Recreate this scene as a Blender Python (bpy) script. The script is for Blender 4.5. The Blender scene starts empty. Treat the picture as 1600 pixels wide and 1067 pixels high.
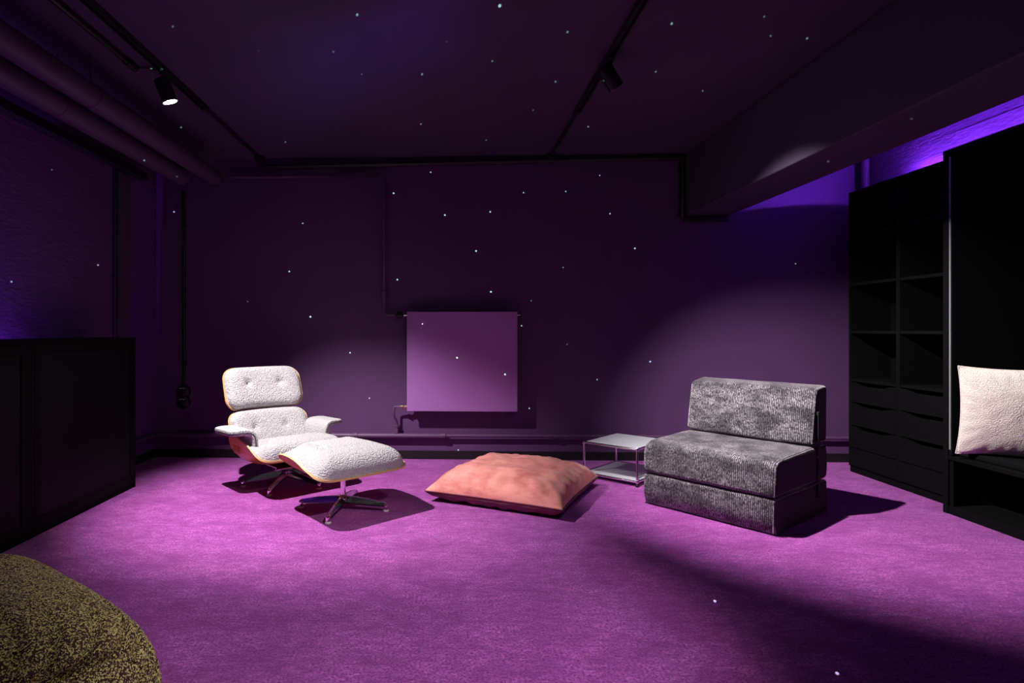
import bpy, bmesh, math, random
from mathutils import Vector, Matrix, noise
C = bpy.context.scene.collection
S = bpy.context.scene
random.seed(4)
PI = math.pi

# ------------------------------------------------------------------ camera
cam = bpy.data.cameras.new('camera')
cam.sensor_width = 36.0
cam.lens = 933.0 / 1600 * 36
cam.shift_x = 100.0 / 1600
cam.shift_y = -17.5 / 1600
cam.clip_start = 0.05
co = bpy.data.objects.new('camera', cam); C.objects.link(co)
co.location = (0, 0, 1.1); co.rotation_euler = (PI/2, 0, 0)
S.camera = co
# ------------------------------------------------------------------ view + world
S.view_settings.view_transform = 'Standard'
S.view_settings.look = 'None'
S.view_settings.gamma = 1.0
S.view_settings.use_curve_mapping = False
S.view_settings.exposure = 0.0
w = bpy.data.worlds.new('world'); S.world = w; w.use_nodes = True
w.node_tree.nodes['Background'].inputs[0].default_value = (0.9, 0.85, 1.0, 1)
w.node_tree.nodes['Background'].inputs[1].default_value = 0.04  # dim neutral fill, added through the open end behind the camera
S.cycles.max_bounces = 8
S.cycles.sample_clamp_indirect = 4.0

def spot(name, loc, aim, power, angle, blend, col=(1, .95, .93), radius=.022):
    l = bpy.data.lights.new(name, 'SPOT')
    l.energy = power; l.color = col; l.spot_size = math.radians(angle); l.spot_blend = blend
    l.shadow_soft_size = radius
    o = bpy.data.objects.new(name, l); C.objects.link(o)
    o.location = loc
    o.rotation_euler = (Vector(aim) - Vector(loc)).to_track_quat('-Z', 'Y').to_euler()
    return o
def area(name, loc, rot, sx, sy, power, col):
    l = bpy.data.lights.new(name, 'AREA'); l.shape = 'RECTANGLE'; l.size = sx; l.size_y = sy
    l.energy = power; l.color = col
    o = bpy.data.objects.new(name, l); C.objects.link(o); o.location = loc; o.rotation_euler = rot
    return o
SP1, AIM1 = Vector((-1.585, 3.41, 2.400)), Vector((-0.82, 3.99, 0))
SP2, AIM2 = Vector((0.915, 3.235, 2.410)), Vector((2.70, 3.82, 0))
spot('left_track_spot', SP1, AIM1, 480, 74, .72)
spot('right_track_spot', SP2, AIM2, 480, 80, .80)
spot('right_track_near_spot', (0.87, 1.3, 2.42), (-.22, 2.22, 0), 190, 60, .85)
spot('right_track_near_spot_spill', (0.87, 1.3, 2.42), (-.9, 2.9, 0), 18, 100, .6)
# purple strip lights: on the wardrobe tops, behind the low cabinets, on the ledge under the ceiling pipes
area('cabinet_strip_light', (-2.528, 2.35, .82), (PI, math.radians(-70), 0), .02, 2.1, 90, (.30, .06, 1))
area('ledge_strip_light', (-2.50, 2.55, 2.398), (PI, 0, 0), .02, 2.7, .22, (.30, .05, 1))

# star projector standing behind the viewpoint: sharp green-white dots thrown on walls and ceiling
STAR_POS = Vector((0.25, 0.2, 1.25))
STARS = [(-0.426, 2.801, 2.58, 1), (-0.609, 3.174, 2.58, 0.5), (-0.499, 3.452, 2.58, 0.5), (-0.15, 3.452, 2.58, 0.9), (0.243, 3.284, 2.58, 0.6), (0.236, 2.724, 2.58, 1.6), (-1.042, 3.682, 2.58, 0.3), (-0.007, 3.062, 2.58, 0.3), (-0.024, 3.752, 2.58, 0.25), (-0.195, 4.288, 2.58, 0.9), (-1.279, 4.697, 2.58, 0.9), (0.296, 4.649, 2.58, 0.7), (-1.341, 2.91, 2.58, 0.5), (-1.002, 3.16, 2.58, 0.3), (-1.947, 4.356, 2.58, 1), (-2.103, 4.122, 2.271, 0.9), (-2.068, 4.551, 2.271, 0.6), (-2.56, 3.859, 2.138, 0.4), (-1.584, 3.307, 2.546, 1), (-1.67, 3.361, 2.573, 0.4), (0.593, 2.963, 2.58, 0.7), (1.08, 2.883, 2.58, 1), (1.189, 3.418, 2.58, 0.7), (0.905, 3.564, 2.58, 0.9), (0.64, 3.555, 2.58, 0.8), (0.572, 4.014, 2.58, 0.6), (1.019, 4.342, 2.58, 0.9), (1.575, 3.692, 2.58, 0.7), (1.492, 2.818, 2.58, 0.5), (1.622, 3.002, 2.58, 0.5), (1.821, 3.028, 2.58, 0.7), (2.115, 2.725, 2.065, 0.4), (2.171, 3.41, 2.065, 0.6), (1.286, 5.061, 2.413, 0.6), (0.643, 5.083, 2.271, 0.6), (1.0, 5.071, 2.279, 0.7), (1.372, 5.058, 2.087, 0.8), (-0.148, 5.111, 2.453, 0.8), (-0.467, 5.122, 2.275, 1), (-0.027, 5.107, 2.085, 1), (0.36, 5.093, 2.11, 0.9), (-1.253, 5.15, 2.022, 0.7), (-2.381, 5.189, 2.129, 0.9), (1.581, 5.051, 1.793, 1), (0.24, 5.098, 1.777, 1), (-1.37, 5.154, 1.608, 1.1), (-0.434, 5.121, 1.534, 1), (0.366, 5.093, 1.428, 1.1), (2.912, 5.004, 1.658, 0.6), (-1.186, 5.148, 1.216, 1.3), (-0.842, 5.135, 0.907, 1), (1.709, 5.046, 0.835, 1), (0.627, 5.084, 1.138, 0.7), (1.264, 5.062, 0.682, 0.5), (-2.56, 3.502, 1.385, 0.9), (-2.56, 4.367, 1.577, 1), (0.978, 5.072, 1.633, 0.4), (-1.733, 5.167, 1.349, 0.3), (0.708, 5.081, 1.351, 0.3), (1.011, 5.071, 0.98, 0.3), (0.075, 4.968, 0.871, 0.6), (0.473, 4.954, 0.734, 0.7), (-0.213, 4.978, 1.153, 0.4), (-0.676, 5.13, 0.517, 0.8), (0.692, 5.082, 0.436, 0.7), (0.088, 5.103, 0.077, 0.8), (1.084, 2.426, 0.0, 0.8), (1.248, 1.915, 0.0, 0.7)]
# soft violet veil the projector throws on the ceiling: (point, cos inner, cos outer, strength)
VEIL = [(-1.05+1.05*k/7, 3.68-.75*k/7, 2.58, .9999, .9955-.002*(k < 2), .30+.05*k-.09*max(0, k-4)) for k in range(8)]
def projector(name, dots, gain, col, soft):
    l = bpy.data.lights.new(name, 'POINT'); l.energy = gain; l.color = col; l.shadow_soft_size = .001
    o = bpy.data.objects.new(name, l); C.objects.link(o); o.location = STAR_POS
    l.use_nodes = True; nt = l.node_tree; em = nt.nodes['Emission']
    geo = nt.nodes.new('ShaderNodeNewGeometry'); prev = None
    for (x, y, z, ci, cu, st) in dots:
        d = (Vector((x, y, z))-STAR_POS).normalized()
        vm = nt.nodes.new('ShaderNodeVectorMath'); vm.operation = 'DOT_PRODUCT'
        nt.links.new(geo.outputs['Incoming'], vm.inputs[0]); vm.inputs[1].default_value = d*SIGN
        mr = nt.nodes.new('ShaderNodeMapRange'); mr.interpolation_type = 'SMOOTHSTEP' if soft else 'LINEAR'
        mr.inputs[1].default_value = cu; mr.inputs[2].default_value = ci; mr.inputs[3].default_value = 0; mr.inputs[4].default_value = st
        nt.links.new(vm.outputs['Value'], mr.inputs[0])
        if prev is None: prev = mr.outputs[0]
        else:
            ad = nt.nodes.new('ShaderNodeMath'); ad.operation = 'ADD'
            nt.links.new(prev, ad.inputs[0]); nt.links.new(mr.outputs[0], ad.inputs[1]); prev = ad.outputs[0]
    nt.links.new(prev, em.inputs['Strength'])
SIGN = 1
def star(p):
    dist = (Vector(p[:3])-STAR_POS).length
    r = .0062*(.75+.35*p[3])
    ca = math.cos(math.atan(r/dist))
    return (p[0], p[1], p[2], 1-(1-ca)*.35, ca, p[3]**1.3*(dist/4)**2)
projector('star_projector_dots', [star(p) for p in STARS], 9000, (.36, 1, .58), False)
projector('star_projector_veil', VEIL, 170, (.22, .14, 1), True)

# ------------------------------------------------------------------ materials
def nodes(name):
    m = bpy.data.materials.new(name); m.use_nodes = True
    nt = m.node_tree
    return m, nt, nt.nodes['Principled BSDF']
def N(nt, t, **kw):
    n = nt.nodes.new(t)
    for k, v in kw.items():
        if k.startswith('i_'):
            key = k[2:]
            key = int(key) if key.isdigit() else key.replace('_', ' ')
            n.inputs[key].default_value = v
        else: setattr(n, k, v)
    return n
def L(nt, a, b): nt.links.new(a, b)
def mix(nt, fac, a, b):
    n = nt.nodes.new('ShaderNodeMix'); n.data_type = 'RGBA'
    for sock, v in ((n.inputs[0], fac), (n.inputs[6], a), (n.inputs[7], b)):
        if hasattr(v, 'is_linked'): L(nt, v, sock)
        else: sock.default_value = v
    return n.outputs[2]
def c4(c): return (c[0], c[1], c[2], 1)
def ramp(nt, src, a, b):
    n = nt.nodes.new('ShaderNodeMapRange'); n.inputs[1].default_value = a; n.inputs[2].default_value = b
    L(nt, src, n.inputs[0]); return n.outputs[0]
def noise_tex(nt, vec, scale, detail=2, rough=.5):
    n = nt.nodes.new('ShaderNodeTexNoise'); n.inputs['Scale'].default_value = scale
    n.inputs['Detail'].default_value = detail; n.inputs['Roughness'].default_value = rough
    if vec is not None: L(nt, vec, n.inputs['Vector'])
    return n.outputs['Fac']
def objco(nt): return nt.nodes.new('ShaderNodeTexCoord').outputs['Object']
def mapping(nt, vec, scale):
    n = nt.nodes.new('ShaderNodeMapping'); n.inputs['Scale'].default_value = scale
    L(nt, vec, n.inputs['Vector']); return n.outputs[0]
def bump(nt, h, dist, strength, bs):
    n = nt.nodes.new('ShaderNodeBump'); n.inputs['Strength'].default_value = strength
    n.inputs['Distance'].default_value = dist
    L(nt, h, n.inputs['Height']); L(nt, n.outputs[0], bs.inputs['Normal'])
def plain(name, col, rough=.5, metal=0, spec=.5, nz=0, nscale=40):
    m, nt, b = nodes(name)
    b.inputs['Roughness'].default_value = rough; b.inputs['Metallic'].default_value = metal
    b.inputs['Specular IOR Level'].default_value = spec
    v = objco(nt)
    f = noise_tex(nt, v, nscale, 3)
    L(nt, mix(nt, f, c4([x*.88 for x in col]), c4([min(1, x*1.12) for x in col])), b.inputs['Base Color'])
    if nz: bump(nt, f, .002, nz, b)
    return m
M = {}
def wallpaint(name, col, rough_relief, boards=False):
    m, nt, b = nodes(name)
    b.inputs['Roughness'].default_value = .55; b.inputs['Specular IOR Level'].default_value = .3
    v = objco(nt)
    f1 = noise_tex(nt, v, 3.0, 4); f2 = noise_tex(nt, v, 45, 4, .6)
    L(nt, mix(nt, f1, c4([x*.85 for x in col]), c4([x*1.15 for x in col])), b.inputs['Base Color'])
    h = nt.nodes.new('ShaderNodeMath'); h.operation = 'MULTIPLY_ADD'
    L(nt, f2, h.inputs[0]); h.inputs[1].default_value = .5; L(nt, f1, h.inputs[2])
    out = h.outputs[0]
    if boards:
        st = noise_tex(nt, mapping(nt, v, (1, 5, 14)), 2.2, 6, .7)
        h2 = nt.nodes.new('ShaderNodeMath'); h2.operation = 'MULTIPLY_ADD'
        L(nt, st, h2.inputs[0]); h2.inputs[1].default_value = 2.5; L(nt, out, h2.inputs[2]); out = h2.outputs[0]
    bump(nt, out, .006, rough_relief, b)
    return m
PAINT = (.118, .050, .148)
M['wall'] = wallpaint('aubergine_wall_paint', PAINT, .25)
M['ceiling'] = wallpaint('aubergine_ceiling_paint', (.070, .048, .088), .2)
M['concrete'] = wallpaint('painted_board_marked_concrete', PAINT, .8, True)
M['paint'] = plain('aubergine_gloss_paint', (.115, .050, .13), .5)
M['pipepaint'] = plain('dark_aubergine_pipe_paint', (.070, .040, .082), .6)
M['radiator'] = plain('radiator_enamel', (.40, .17, .50), .35, nscale=2)
M['black'] = plain('black_lacquer_board', (.0045, .0045, .005), .65, spec=.07)
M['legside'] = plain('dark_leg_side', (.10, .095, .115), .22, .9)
M['violet'] = plain('painted_violet_glow', (.13, .04, .23), .5)  # colour imitates LED light falling on the wall, not a violet paint
M['blacktrim'] = plain('black_plastic', (.010, .010, .010), .4)
M['tambour'] = plain('charcoal_tambour', (.0065, .006, .0065), .55, spec=.12)
M['felt'] = plain('grey_felt', (.22, .21, .26), .95, nz=.5, nscale=300)
M['darkfelt'] = plain('black_felt', (.0055, .0055, .0065), .95, spec=.08, nz=.5, nscale=300)
M['chrome'] = plain('polished_chrome', (.86, .85, .87), .08, 1, nscale=5)
M['alu'] = plain('polished_aluminium', (.62, .60, .65), .16, 1, nscale=5)
M['brass'] = plain('nickel_brass', (.85, .68, .48), .25, 1, nscale=5)
M['white'] = plain('white_lacquer_steel', (.62, .62, .68), .25, nscale=5)
M['whiteplastic'] = plain('white_nylon', (.75, .73, .75), .4)
def carpet():
    m, nt, b = nodes('magenta_cut_pile_carpet')
    b.inputs['Roughness'].default_value = 1; b.inputs['Specular IOR Level'].default_value = .05
    v = objco(nt)
    fine = noise_tex(nt, v, 105, 3, .7)
    mid = noise_tex(nt, mapping(nt, v, (1, 1.6, 1)), 4.0, 5, .62)
    mid2 = noise_tex(nt, mapping(nt, v, (1, 2.2, 1)), 17, 4, .6)
    base = mix(nt, ramp(nt, fine, .33, .67), c4((.11, .014, .105)), c4((.76, .19, .74)))
    base = mix(nt, ramp(nt, mid, .36, .62), mix(nt, .58, base, c4((.20, .027, .20))), base)
    base = mix(nt, ramp(nt, mid2, .40, .60), mix(nt, .48, base, c4((.18, .024, .18))), base)
    L(nt, base, b.inputs['Base Color'])
    b.inputs['Sheen Weight'].default_value = .25; b.inputs['Sheen Roughness'].default_value = .6
    b.inputs['Sheen Tint'].default_value = (.8, .4, .85, 1)
    bump(nt, fine, .006, .8, b)
    return m
M['carpet'] = carpet()
def boucle(name, col, scale=190, low=.66, bs=1.0):
    m, nt, b = nodes(name)
    b.inputs['Roughness'].default_value = .95; b.inputs['Specular IOR Level'].default_value = .1
    v = objco(nt)
    vo = nt.nodes.new('ShaderNodeTexVoronoi'); vo.inputs['Scale'].default_value = scale; L(nt, v, vo.inputs['Vector'])
    f = noise_tex(nt, v, scale*.8, 3, .6)
    L(nt, mix(nt, ramp(nt, f, .3, .65), c4([x*low for x in col]), c4(col)), b.inputs['Base Color'])
    inv = nt.nodes.new('ShaderNodeMath'); inv.operation = 'SUBTRACT'; L(nt, f, inv.inputs[0]); L(nt, vo.outputs['Distance'], inv.inputs[1])
    bump(nt, inv.outputs[0], .010, bs, b)
    b.inputs['Sheen Weight'].default_value = .2
    return m
M['boucle'] = boucle('pale_grey_boucle', (.57, .54, .57), 120, .70, .65)
M['cream'] = boucle('cream_boucle', (.95, .85, .77), 170, .82, .35)
M['seam'] = plain('charcoal_welt', (.05, .045, .05), .9)
def veneer():
    m, nt, b = nodes('walnut_veneer')
    b.inputs['Roughness'].default_value = .35
    v = objco(nt)
    f = noise_tex(nt, mapping(nt, v, (55, 6, 12)), 1.6, 4, .6)
    L(nt, mix(nt, ramp(nt, f, .3, .7), c4((.42, .17, .025)), c4((.74, .36, .06))), b.inputs['Base Color'])
    return m
M['veneer'] = veneer()
M['plyedge'] = plain('plywood_edge', (.72, .42, .20), .5)
def velvet(name, col, dark, edge=.5):
    m, nt, b = nodes(name)
    b.inputs['Roughness'].default_value = .8; b.inputs['Specular IOR Level'].default_value = .15
    v = objco(nt)
    a = noise_tex(nt, mapping(nt, v, (1, 1, 2)), 6, 5, .65); f = noise_tex(nt, v, 90, 3)
    base = mix(nt, ramp(nt, a, .32, .6), c4(dark), c4(col))
    base = mix(nt, ramp(nt, f, .3, .7), mix(nt, .15, base, c4(dark)), base)
    L(nt, base, b.inputs['Base Color'])
    b.inputs['Sheen Weight'].default_value = edge; b.inputs['Sheen Roughness'].default_value = .35
    b.inputs['Sheen Tint'].default_value = (1, .8, .78, 1)
    bump(nt, a, .012, .35, b)
    return m
M['pink'] = velvet('salmon_velvet', (.90, .36, .32), (.60, .16, .155))
M['mauve'] = velvet('mauve_velvet_underside', (.24, .075, .11), (.18, .05, .08), .1)
def chenille():
    m, nt, b = nodes('grey_ribbed_chenille')
    b.inputs['Roughness'].default_value = .75; b.inputs['Specular IOR Level'].default_value = .2
    v = objco(nt)
    wv = nt.nodes.new('ShaderNodeTexWave'); wv.bands_direction = 'X'; wv.inputs['Scale'].default_value = 30.0
    wv.inputs['Distortion'].default_value = 1.5; wv.inputs['Detail'].default_value = 1; L(nt, v, wv.inputs['Vector'])
    brk = noise_tex(nt, mapping(nt, v, (1.6, 1, 1)), 85, 3, .65)
    blot = noise_tex(nt, mapping(nt, v, (1, 1, 1.8)), 7, 5, .62)
    h = nt.nodes.new('ShaderNodeMath'); h.operation = 'MULTIPLY'; L(nt, wv.outputs['Fac'], h.inputs[0]); L(nt, ramp(nt, brk, .40, .62), h.inputs[1])
    fleck = mix(nt, h.outputs[0], c4((.050, .042, .052)), c4((.72, .66, .71)))
    dark = mix(nt, h.outputs[0], c4((.018, .015, .020)), c4((.20, .18, .20)))
    L(nt, mix(nt, ramp(nt, blot, .40, .60), dark, fleck), b.inputs['Base Color'])
    b.inputs['Sheen Weight'].default_value = .9; b.inputs['Sheen Roughness'].default_value = .4; b.inputs['Sheen Tint'].default_value = (.85, .78, .85, 1)
    bump(nt, h.outputs[0], .004, .6, b)
    return m
M['chenille'] = chenille()
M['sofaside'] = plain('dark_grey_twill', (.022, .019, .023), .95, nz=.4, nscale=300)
def tweed():
    m, nt, b = nodes('olive_tweed')
    b.inputs['Roughness'].default_value = .8; b.inputs['Specular IOR Level'].default_value = .2
    v = objco(nt)
    vo = nt.nodes.new('ShaderNodeTexVoronoi'); vo.inputs['Scale'].default_value = 360; L(nt, v, vo.inputs['Vector'])
    sep = nt.nodes.new('ShaderNodeSeparateColor'); L(nt, vo.outputs['Color'], sep.inputs[0])
    cl = noise_tex(nt, v, 110, 3, .6)
    ad = nt.nodes.new('ShaderNodeMath'); ad.operation = 'MULTIPLY_ADD'; L(nt, cl, ad.inputs[0]); ad.inputs[1].default_value = .30
    L(nt, sep.outputs[0], ad.inputs[2])
    base = mix(nt, ramp(nt, ad.outputs[0], .74, .86), c4((.075, .038, .040)), c4((.86, .74, .28)))
    L(nt, base, b.inputs['Base Color'])
    bump(nt, vo.outputs['Distance'], .005, .7, b)
    return m
M['tweed'] = tweed()
def emis(name, col, s):
    m, nt, b = nodes(name)
    b.inputs['Emission Color'].default_value = c4(col); b.inputs['Emission Strength'].default_value = s
    b.inputs['Base Color'].default_value = (.8, .8, .8, 1)
    return m
M['lens'] = emis('lit_lamp_lens', (1, .95, .97), 40)
M['led'] = emis('violet_led_tape', (.25, .060, 1), 720)

# ------------------------------------------------------------------ mesh helpers
class MB:
    def __init__(s): s.v = []; s.f = []; s.mi = []; s.sm = []
    def add(s, vs, fs, mi=0, smooth=False):
        o = len(s.v); s.v += [tuple(p) for p in vs]
        for f in fs: s.f.append([i+o for i in f]); s.mi.append(mi); s.sm.append(smooth)
    def box(s, x0, y0, z0, x1, y1, z1, bev=0, mi=0):
        x0, x1 = min(x0, x1), max(x0, x1); y0, y1 = min(y0, y1), max(y0, y1); z0, z1 = min(z0, z1), max(z0, z1)
        if not bev:
            s.add([(x0,y0,z0),(x1,y0,z0),(x1,y1,z0),(x0,y1,z0),(x0,y0,z1),(x1,y0,z1),(x1,y1,z1),(x0,y1,z1)],
                  [(0,3,2,1),(4,5,6,7),(0,1,5,4),(1,2,6,5),(2,3,7,6),(3,0,4,7)], mi); return
        bm = bmesh.new(); bmesh.ops.create_cube(bm, size=1)
        for v in bm.verts:
            v.co = Vector(((x0+x1)/2+v.co.x*(x1-x0), (y0+y1)/2+v.co.y*(y1-y0), (z0+z1)/2+v.co.z*(z1-z0)))
        bmesh.ops.bevel(bm, geom=bm.edges[:], offset=bev, segments=2, affect='EDGES', profile=.5)
        s.bm(bm, mi)
    def bm(s, bm, mi=0, smooth=False):
        bm.verts.index_update()
        s.add([v.co[:] for v in bm.verts], [[v.index for v in f.verts] for f in bm.faces], mi, smooth); bm.free()
    def tube(s, pts, r, n=10, mi=0, caps=True):
        pts = [Vector(p) for p in pts]; rr = r if isinstance(r, (list, tuple)) else [r]*len(pts)
        rings = []; up = None
        for i, p in enumerate(pts):
            t = (pts[min(i+1, len(pts)-1)] - pts[max(i-1, 0)]).normalized()
            if up is None:
                up = Vector((0, 0, 1)) if abs(t.z) < .9 else Vector((1, 0, 0))
            a = t.cross(up).normalized(); up = a.cross(t).normalized()
            rings.append([p + (a*math.cos(2*PI*k/n) + up*math.sin(2*PI*k/n))*rr[i] for k in range(n)])
        vs = [q for rg in rings for q in rg]; fs = []
        for i in range(len(pts)-1):
            for k in range(n):
                fs.append((i*n+k, i*n+(k+1) % n, (i+1)*n+(k+1) % n, (i+1)*n+k))
        s.add(vs, fs, mi, True)
        if caps: s.add(rings[0], [list(range(n))[::-1]], mi); s.add(rings[-1], [list(range(n))], mi)
    def lathe(s, prof, n=20, org=(0, 0, 0), axis='z', mi=0):
        vs = []
        for r, h in prof:
            for k in range(n):
                a = 2*PI*k/n; p = (r*math.cos(a), r*math.sin(a), h)
                if axis == 'y': p = (p[0], -p[2], p[1])
                if axis == 'x': p = (p[2], p[0], p[1])
                vs.append((p[0]+org[0], p[1]+org[1], p[2]+org[2]))
        fs = [(i*n+k, i*n+(k+1) % n, (i+1)*n+(k+1) % n, (i+1)*n+k) for i in range(len(prof)-1) for k in range(n)]
        fs.append(list(range(n))[::-1]); fs.append([(len(prof)-1)*n+k for k in range(n)])
        s.add(vs, fs, mi, True)
    def build(s, name, mats, parent=None, smooth=None, **props):
        me = bpy.data.meshes.new(name); me.from_pydata(s.v, [], s.f)
        for m in (mats if isinstance(mats, (list, tuple)) else [mats]): me.materials.append(m)
        me.polygons.foreach_set('material_index', s.mi)
        me.polygons.foreach_set('use_smooth', [smooth if smooth is not None else x for x in s.sm])
        me.validate(); me.update()
        o = bpy.data.objects.new(name, me); C.objects.link(o)
        bm = bmesh.new(); bm.from_mesh(me); bmesh.ops.recalc_face_normals(bm, faces=bm.faces[:]); bm.to_mesh(me); bm.free()
        if parent: o.parent = parent
        for k, v in props.items(): o[k] = v
        return o
def sharp(o, ang=35):
    me = o.data
    bm = bmesh.new(); bm.from_mesh(me)
    for e in bm.edges:
        if len(e.link_faces) == 2 and e.calc_face_angle(0) > math.radians(ang): e.smooth = False
    bm.to_mesh(me); bm.free(); return o
def thing(name, label, cat, loc=(0, 0, 0), rz=0, group=None):
    o = bpy.data.objects.new(name, None); C.objects.link(o); o.empty_display_size = .1
    o.location = loc; o.rotation_euler = (0, 0, rz); o['label'] = label; o['category'] = cat
    if group: o['group'] = group
    return o
def tag(o, label, cat, group=None):
    o['label'] = label; o['category'] = cat
    if group: o['group'] = group
    return o
def clone(root, loc, rz, label):
    r = root.copy(); C.objects.link(r); r.location = loc; r.rotation_euler = (0, 0, rz); r['label'] = label
    for ch in root.children:
        c = ch.copy(); C.objects.link(c); c.parent = r
        for g in ch.children:
            d = g.copy(); C.objects.link(d); d.parent = c
    return r

def rounded(a, b, W, D, rc):
    """(a,b) in [-1,1]^2 -> point of a W x D rectangle with corner radius rc, plus ring 0..1"""
    rho = max(abs(a), abs(b))
    if rho < 1e-9: return 0., 0., 0.
    hx, hy = W/2, D/2
    x, y = a/rho*hx, b/rho*hy                   # boundary of the rectangle
    if rc > 0 and abs(x) > hx-rc and abs(y) > hy-rc:
        cx, cy = math.copysign(hx-rc, x), math.copysign(hy-rc, y)
        # scale the ray so that it meets the corner arc
        dx, dy = x, y
        A = dx*dx+dy*dy; B = -2*(dx*cx+dy*cy); Cc = cx*cx+cy*cy-rc*rc
        disc = B*B-4*A*Cc
        if disc > 0:
            k = (-B+math.sqrt(disc))/(2*A); x, y = x*k, y*k
    return x*rho, y*rho, rho
def spaced(n, p=1.0):
    out = []
    for i in range(n+1):
        t = -1+2*i/n
        out.append(math.copysign(1-(1-abs(t))**p, t))
    return out
def grid_faces(n):
    return [(i*(n+1)+j, i*(n+1)+j+1, (i+1)*(n+1)+j+1, (i+1)*(n+1)+j) for i in range(n) for j in range(n)]
def boundary(n):
    m = n+1
    return [j for j in range(n)] + [i*m+n for i in range(n)] + [n*m+j for j in range(n, 0, -1)] + [i*m for i in range(n, 0, -1)]
def frame_at(P, s, t):
    e = 1e-3
    p = Vector(P(s, t)); du = Vector(P(s+e, t))-Vector(P(s-e, t)); dv = Vector(P(s, t+e))-Vector(P(s, t-e))
    return p, du.cross(dv).normalized()
def layer(P, W, D, rc, off, n, inset=1.0, pw=1.6):
    vs = []
    q = spaced(n, pw)
    for b in q:
        for a in q:
            s, t, rho = rounded(a, b, W*inset, D*inset, rc*inset)
            p, nn = frame_at(P, s, t)
            vs.append(p + nn*off(s, t, rho))
    return vs
def slab(mb, P, W, D, rc, top, bot, n=24, inset=1.0, mi=(0, 0, 0), smooth=True):
    """closed body between two offset layers of the surface P"""
    A = layer(P, W, D, rc, top, n, inset); B = layer(P, W, D, rc, bot, n, inset)
    k = len(A); F = grid_faces(n); bd = boundary(n)
    mb.add(A, F, mi[0], smooth)
    mb.add(B, [f[::-1] for f in F], mi[1], smooth)
    ed = [A[i] for i in bd] + [B[i] for i in bd]; m = len(bd)
    mb.add(ed, [(i, (i+1) % m, m+(i+1) % m, m+i) for i in range(m)], mi[2], False)
def weld(o, d=1e-5):
    bm = bmesh.new(); bm.from_mesh(o.data); bmesh.ops.remove_doubles(bm, verts=bm.verts[:], dist=d)
    bmesh.ops.recalc_face_normals(bm, faces=bm.faces[:]); bm.to_mesh(o.data); bm.free(); return o
def axis_pts(h, r, m, k):
    e = [-h + r*(1-math.cos(PI/2*i/m)) for i in range(m+1)]
    inner = [(-h+r) + (2*(h-r))*i/k for i in range(1, k)]
    return e + inner + [-x for x in e[::-1]]
def roundbox(size, r, k=6, m=4, warp=None):
    """dense box with rounded edges; warp(p)->p"""
    hx, hy, hz = [x/2 for x in size]
    X, Y, Z = axis_pts(hx, r, m, k), axis_pts(hy, r, m, k), axis_pts(hz, r, m, k)
    bm = bmesh.new(); cache = {}
    def V(i, j, l):
        key = (i, j, l)
        if key not in cache:
            p = Vector((X[i], Y[j], Z[l]))
            c = Vector((max(-hx+r, min(hx-r, p.x)), max(-hy+r, min(hy-r, p.y)), max(-hz+r, min(hz-r, p.z))))
            d = p-c
            if d.length > 1e-9: p = c + d.normalized()*r
            if warp: p = Vector(warp(p))
            cache[key] = bm.verts.new(p)
        return cache[key]
    nx, ny, nz = len(X)-1, len(Y)-1, len(Z)-1
    for i in range(nx):
        for j in range(ny):
            for l in (0, nz): bm.faces.new([V(i, j, l), V(i+1, j, l), V(i+1, j+1, l), V(i, j+1, l)])
    for i in range(nx):
        for l in range(nz):
            for j in (0, ny): bm.faces.new([V(i, j, l), V(i+1, j, l), V(i+1, j, l+1), V(i, j, l+1)])
    for j in range(ny):
        for l in range(nz):
            for i in (0, nx): bm.faces.new([V(i, j, l), V(i, j+1, l), V(i, j+1, l+1), V(i, j, l+1)])
    return bm

# ------------------------------------------------------------------ the room
XL, XR, ZC, YF = -2.56, 3.47, 2.58, -1.6
SL = .035
def bw(x): return 5.106 - SL*x
RB = -math.atan(SL)
def struct(name, mb, mat, parent=None, **kw):
    o = mb.build(name, mat, parent); o['kind'] = 'structure'; return o
b = MB(); b.add([(XL-.2, YF-.2, 0), (XR+.2, YF-.2, 0), (XR+.2, bw(XR)+.1, 0), (XL-.2, bw(XL)+.1, 0),
                 (XL-.2, YF-.2, -.1), (XR+.2, YF-.2, -.1), (XR+.2, bw(XR)+.1, -.1), (XL-.2, bw(XL)+.1, -.1)],
                [(0, 1, 2, 3), (7, 6, 5, 4), (0, 4, 5, 1), (1, 5, 6, 2), (2, 6, 7, 3), (3, 7, 4, 0)])
struct('floor', b, M['carpet'])
b = MB(); b.box(XL-.2, YF-.2, ZC, XR+.2, bw(XL)+.2, ZC+.1); struct('ceiling', b, M['ceiling'])
b = MB(); b.box(XL-.2, YF-.2, 0, XL, bw(XL)+.2, ZC); struct('wall_left', b, M['concrete'])
b = MB(); b.box(XR, YF-.2, 0, XR+.2, bw(XR)+.2, ZC); struct('wall_right', b, M['concrete'])
b = MB(); x0, x1 = XL-.2, XR+.2
b.add([(x0, bw(x0), 0), (x1, bw(x1), 0), (x1, bw(x1)+.2, 0), (x0, bw(x0)+.2, 0), (x0, bw(x0), ZC), (x1, bw(x1), ZC), (x1, bw(x1)+.2, ZC), (x0, bw(x0)+.2, ZC)],
      [(0,3,2,1),(4,5,6,7),(0,1,5,4),(1,2,6,5),(2,3,7,6),(3,0,4,7)])
struct('wall_back', b, M['wall'])
# baseboards
b = MB(); b.add([(x, bw(x)-d, z) for z in (0, .07) for (x, d) in ((XL, 0), (XR, 0), (XR, .016), (XL, .016))],
                [(0,1,2,3),(4,5,6,7),(0,1,5,4),(1,2,6,5),(2,3,7,6),(3,0,4,7)])
struct('baseboard_back', b, M['blacktrim'])
b = MB(); b.box(XL, 4.3, 0, XL+.016, bw(XL)-.02, .07); struct('baseboard_left', b, M['blacktrim'])
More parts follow.
